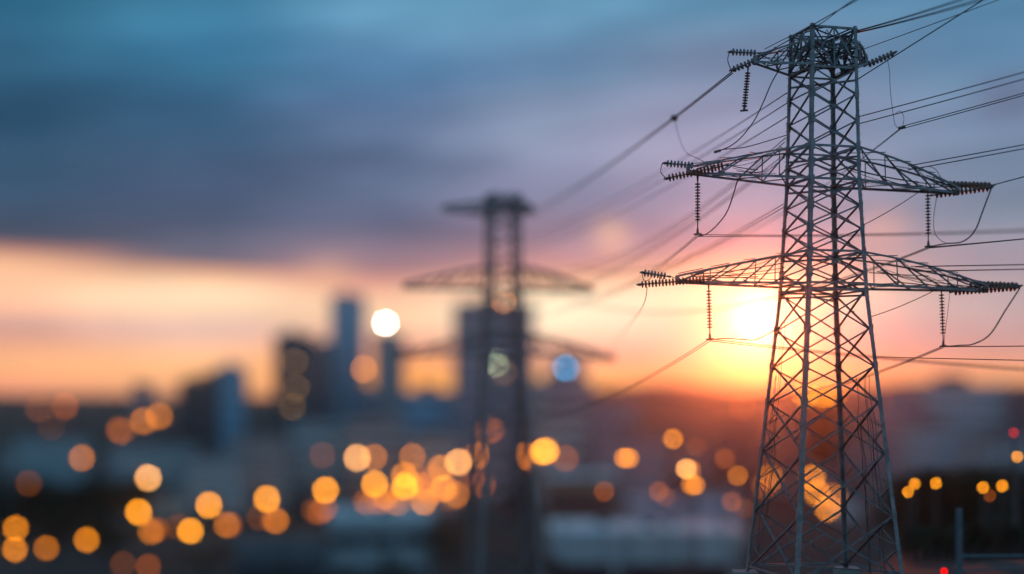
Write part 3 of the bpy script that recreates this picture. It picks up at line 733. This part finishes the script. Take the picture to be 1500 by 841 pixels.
# lamps on the roofs of lower blocks
RL = [(57,599,'faint',663),(95,595,'dim',663),(76,630,'amber',645),(180,636,'amber',645),(175,630,'dim',645),(210,617,'amber',663),(233,610,'amber',672),(786,577,'dim',677),(720,630,'dim',627),(1088,597,'faint',699),(1180,577,'orange',717),(1205,578,'orange',717),(1222,577,'amber',717)]
for px, py, k, d in RL:
    ww = 15 * 1000 / d
    building(px - ww, px + ww, py + 1.5 * FPX / d * .9, d + 6, 18, random.choice(('b_dark', 'b_dark', 'b_mauve')), 'low dark block carrying a lamp ' + ('at left' if px < 300 else 'under the blurred pylon' if px < 900 else 'behind the near pylon'), group='low blocks carrying a roof lamp', nb=4, plant=False, name='apartment_block')
    p = P(px, py, d + 8); t = thing('roof_lamp', (p.x, p.y, p.z - KR * d - 1.4), {'faint': 'faint', 'dim': 'dim', 'amber': 'amber', 'orange': 'orange'}[k] + ' lamp on a low roof ' + ('on the left skyline' if px < 300 else 'under the blurred pylon' if px < 900 else 'seen through the near pylon'), 'lamp', 'lamps on low roofs')
    o = obj('pole', POLE, t); o.scale = (1, 1, 1.5 / 8.2)
    r = KR * d * 1.05; o = obj('lamp_globe', GL[k], t); o.location = (0, 0, KR * d + 1.4); o.scale = (r, r, r)
def beacon(px, py, d, r, m, label, name='floodlight'):
    p = P(px, py, d); t = thing(name, (p.x, p.y, p.z - r - 4), label, 'lamp')
    b_ = MB(); b_.tube([Vector((0, 0, -6)), Vector((0, 0, 4.2))], .3, 8); b_.build('mast', MT['fitting'], t)
    o = obj('lamp_globe', GLOBE.mesh('lamp_globe', m, True), t); o.location = (0, 0, r + 4); o.scale = (r, r, r)
beacon(565, 473, 731, 0.88, winmat['white'], 'dazzling white floodlight on the roof of the slim tower')
beacon(738, 441, 704, 1.01, winmat['warm'], 'orange beacon on the roof of the mauve tower behind the blurred pylon')
beacon(533, 541, 766, 1.05, winmat['warm'], 'orange beacon between the tallest tower and the floodlit tower')
# cyan sign on the pale block
p = P(829, 539, 678); t = thing('illuminated_sign', (p.x, p.y, CAMZ + 678 * (HZ - 553) / FPX), 'glowing cyan sign on the roof of the pale grey block', 'sign')
m = MB(); hh = p.z - t.location.z; m.box((-1.5, -.3, hh - 1.0), (1.5, .0, hh + 1.0)); m.build('sign_face', winmat['cyan'], t)
m = MB(); m.box((-1.7, .01, hh - 1.2), (1.7, .4, hh + 1.2)); m.box((-1.2, .05, -.5), (-1.0, .35, hh - 1.2)); m.box((1.0, .05, -.5), (1.2, .35, hh - 1.2)); m.build('sign_frame', MT['fitting'], t)
# near yellow lamps on the right shoulder of the hill
for px, py, k, d, lab in ((1340,709,'near',128,'yellow lamp right of the pylon, upper one of the touching pair'),(1330,721,'near',126,'yellow lamp right of the pylon, lower one of the touching pair'),
    (1371,708,'near',130,'single yellow lamp right of the touching pair'),(1440,714,'near',130,'left one of the two yellow lamps near the right edge'),(1468,712,'near',131,'right one of the two yellow lamps near the right edge'),
    (1450,726,'nearDim',134,'dim orange lamp under the two yellow lamps at right'),(1490,669,'near',128,'highest yellow lamp at the right edge')):
    o = lamp(px, py, k, lab, d, 'yellow lamps on the dark slope at right')
lamp(1485, 634, 'red', 'red lamp at the right edge above the yellow lamps', 122, 'red lamps')

# ------------------------------------------------------------------ right foreground: post with rails and a red marker lamp
p = P(1405, 745, 68); g = 0.0
t = thing('utility_post', (p.x, p.y, 0), 'blue grey metal post with side rails in the bottom right corner', 'post')
m = MB(); m.tube([Vector((0, 0, z)) for z in (0, 2, 4, p.z)], .17, 10, .15); m.build('post', MT['post'], t)
m = MB(); zr = P(1405, 815, 68).z; m.tube([Vector((.1, 0, zr)), Vector((4.5, 1.0, zr - .1))], .07, 8); m.build('rail', MT['post'], t)
m = MB(); m.tube([Vector((.1, 0, zr - .75)), Vector((4.5, 1.0, zr - .6))], .05, 8); m.build('rail', MT['post'], t)
m = MB(); m.tube([Vector((4.5, 1.0, 0)), Vector((4.5, 1.0, zr + .3))], .1, 8); m.build('rail_post', MT['post'], t)
p = P(1383, 837, 70); t = thing('marker_lamp', (p.x, p.y, 0), 'small red marker lamp on a short stake at the bottom edge', 'lamp')
m = MB(); m.tube([Vector((0, 0, 0)), Vector((0, 0, p.z - .1))], .05, 8); m.build('stake', MT['fitting'], t)
o = obj('lamp_globe', GLOBE.mesh('lamp_globe', emit('marker_red', (1, .004, .004), 2.0), True), t); o.location = (0, 0, p.z); o.scale = (.16,) * 3

# ------------------------------------------------------------------ trees
def make_tree(name, h, w, leafm, seed, label, n=1500):
    rg = random.Random(seed); t = thing(name, (0, 0, 0), label, 'tree')
    m = MB(); m.tube([Vector((0, 0, 0)), Vector((.05 * h * .1, 0, h * .25)), Vector((0, .02 * h, h * .55)), Vector((.02 * h, 0, h * .8))], .035 * h, 8, .008 * h)
    tips = []
    for i in range(9):
        a = i * 2.4; z = h * (.28 + .055 * i); L = w * rg.uniform(.55, .95) * (1 - .05 * i)
        p = Vector((0, 0, z)); q = p + Vector((math.cos(a) * L * .55, math.sin(a) * L * .55, h * .13)); e = p + Vector((math.cos(a) * L * .85, math.sin(a) * L * .85, h * .24))
        m.tube([p, q, e], .014 * h, 6, .004 * h); tips += [q, e]
    m.build('trunk', MT['bark'], t)
    m = MB(); cl = [(q + Vector((rg.gauss(0, .1), rg.gauss(0, .1), rg.gauss(0, .1))) * w, w * rg.uniform(.22, .42)) for q in tips] + [(Vector((rg.gauss(0, .12) * w, rg.gauss(0, .12) * w, h * rg.uniform(.6, .93))), w * rg.uniform(.25, .4)) for _ in range(7)]
    for i in range(n):
        c, r = rg.choice(cl); dv = Vector((rg.gauss(0, 1), rg.gauss(0, 1), rg.gauss(0, .8))).normalized() * r * rg.random() ** .4
        p = c + dv; s = rg.uniform(.02, .045) * w * 1.3
        a = Vector((rg.gauss(0, 1), rg.gauss(0, 1), rg.gauss(0, 1))).normalized(); b2 = a.orthogonal().normalized()
        m.add([p - a * s, p + b2 * s * .6, p + a * s, p - b2 * s * .6], [(0, 1, 2, 3)])
    m.build('crown', leafm, t); return t
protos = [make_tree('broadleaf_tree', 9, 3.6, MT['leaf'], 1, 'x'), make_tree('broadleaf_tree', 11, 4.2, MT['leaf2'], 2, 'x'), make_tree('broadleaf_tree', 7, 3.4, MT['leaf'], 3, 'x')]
used = set()
def plant(px, d, k, s, label, group):
    x = d * (px - 750) / FPX; tp = HZ - (ground(x, d) + (9, 11, 7)[k] * s * 1.02 - CAMZ) / d * FPX; hw = (4.2 * s) / d * FPX
    for lx, ly, ld in LPOS:
        if d < ld and abs(lx - px) < hw + 16 * (1 - 80 / ld) and ly > tp - 20: return
    src = protos[k]; o = src if k not in used else copy_tree(src); used.add(k)
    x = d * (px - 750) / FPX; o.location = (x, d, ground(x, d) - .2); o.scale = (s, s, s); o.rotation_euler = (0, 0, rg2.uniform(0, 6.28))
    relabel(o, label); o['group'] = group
rg2 = random.Random(8)
HT = (9, 11, 7)
def top_scale(px, d, k, ytop):                         # size of a tree whose tip reaches a given height
    x = d * (px - 750) / FPX
    return max(.25, (CAMZ + d * (HZ - ytop) / FPX - ground(x, d)) / (HT[k] * .98))
for i in range(46):
    px = 1322 + (i * 61.8 % 205) + rg2.uniform(-4, 4); d = rg2.uniform(142, 205)
    plant(px, d, i % 3, min(1.5, top_scale(px, d, i % 3, rg2.uniform(676, 720) + max(0, 1345 - px))), 'dark tree on the slope at right behind the yellow lamps', 'dark trees on the right slope, rear')
for i in range(40):
    px = 1330 + (i * 38.2 % 200) + rg2.uniform(-4, 4); d = rg2.uniform(98, 122)
    plant(px, d, i % 3, top_scale(px, d, i % 3, rg2.uniform(752, 800)), 'dark bushy tree on the slope at right below the yellow lamps', 'dark trees on the right slope, front')
for i in range(60):
    px = -50 + (i * 61.8 % 300) + rg2.uniform(-6, 6); d = rg2.uniform(565, 610)
    plant(px, d, i % 3, min(2.6, top_scale(px, d, i % 3, rg2.uniform(688, 735))), 'tall dark tree behind the lamps of the unlit grove at the lower left', 'dark trees in the grove at left, rear')
for i in range(60):
    px = rg2.uniform(-60, 330); py = rg2.uniform(770, 835); d = ray_ground(px, py)
    plant(px, d, i % 3, rg2.uniform(.8, 1.5), 'dark tree in front of the unlit grove at the lower left', 'dark trees in the grove at left, front')
for px, d, yt in ((566, 345, 806), (585, 350, 816), (632, 350, 768), (648, 345, 756), (664, 340, 772), (300, 350, 812), (420, 345, 822), (812, 280, 812), (1000, 285, 822), (1090, 290, 806)):
    plant(px, d, 1, top_scale(px, d, 1, yt), 'dark tree standing before the flat roofed halls at the bottom', 'dark trees before the halls')
for i in range(60):
    px = rg2.uniform(330, 1320); py = rg2.uniform(680, 730); d = max(565, ray_ground(px, py + 25))
    plant(px, d, i % 3, rg2.uniform(1.0, 1.7), 'dark tree in the belt across the middle of the valley', 'dark trees in the valley belt')

# ------------------------------------------------------------------ haze
m = MB(); m.box((-2400, -290, -49), (2400, 2300, 68))
hz = bpy.data.materials.new('haze_air'); hz.use_nodes = True; t = hz.node_tree; t.nodes.clear()
pv = t.nodes.new('ShaderNodeVolumePrincipled'); pv.inputs['Color'].default_value = (.86, .88, .92, 1); pv.inputs['Density'].default_value = .00011; pv.inputs['Anisotropy'].default_value = .97
oo = t.nodes.new('ShaderNodeOutputMaterial'); t.links.new(pv.outputs[0], oo.inputs['Volume'])
o = m.build('haze', hz); tag(o, kind='stuff')
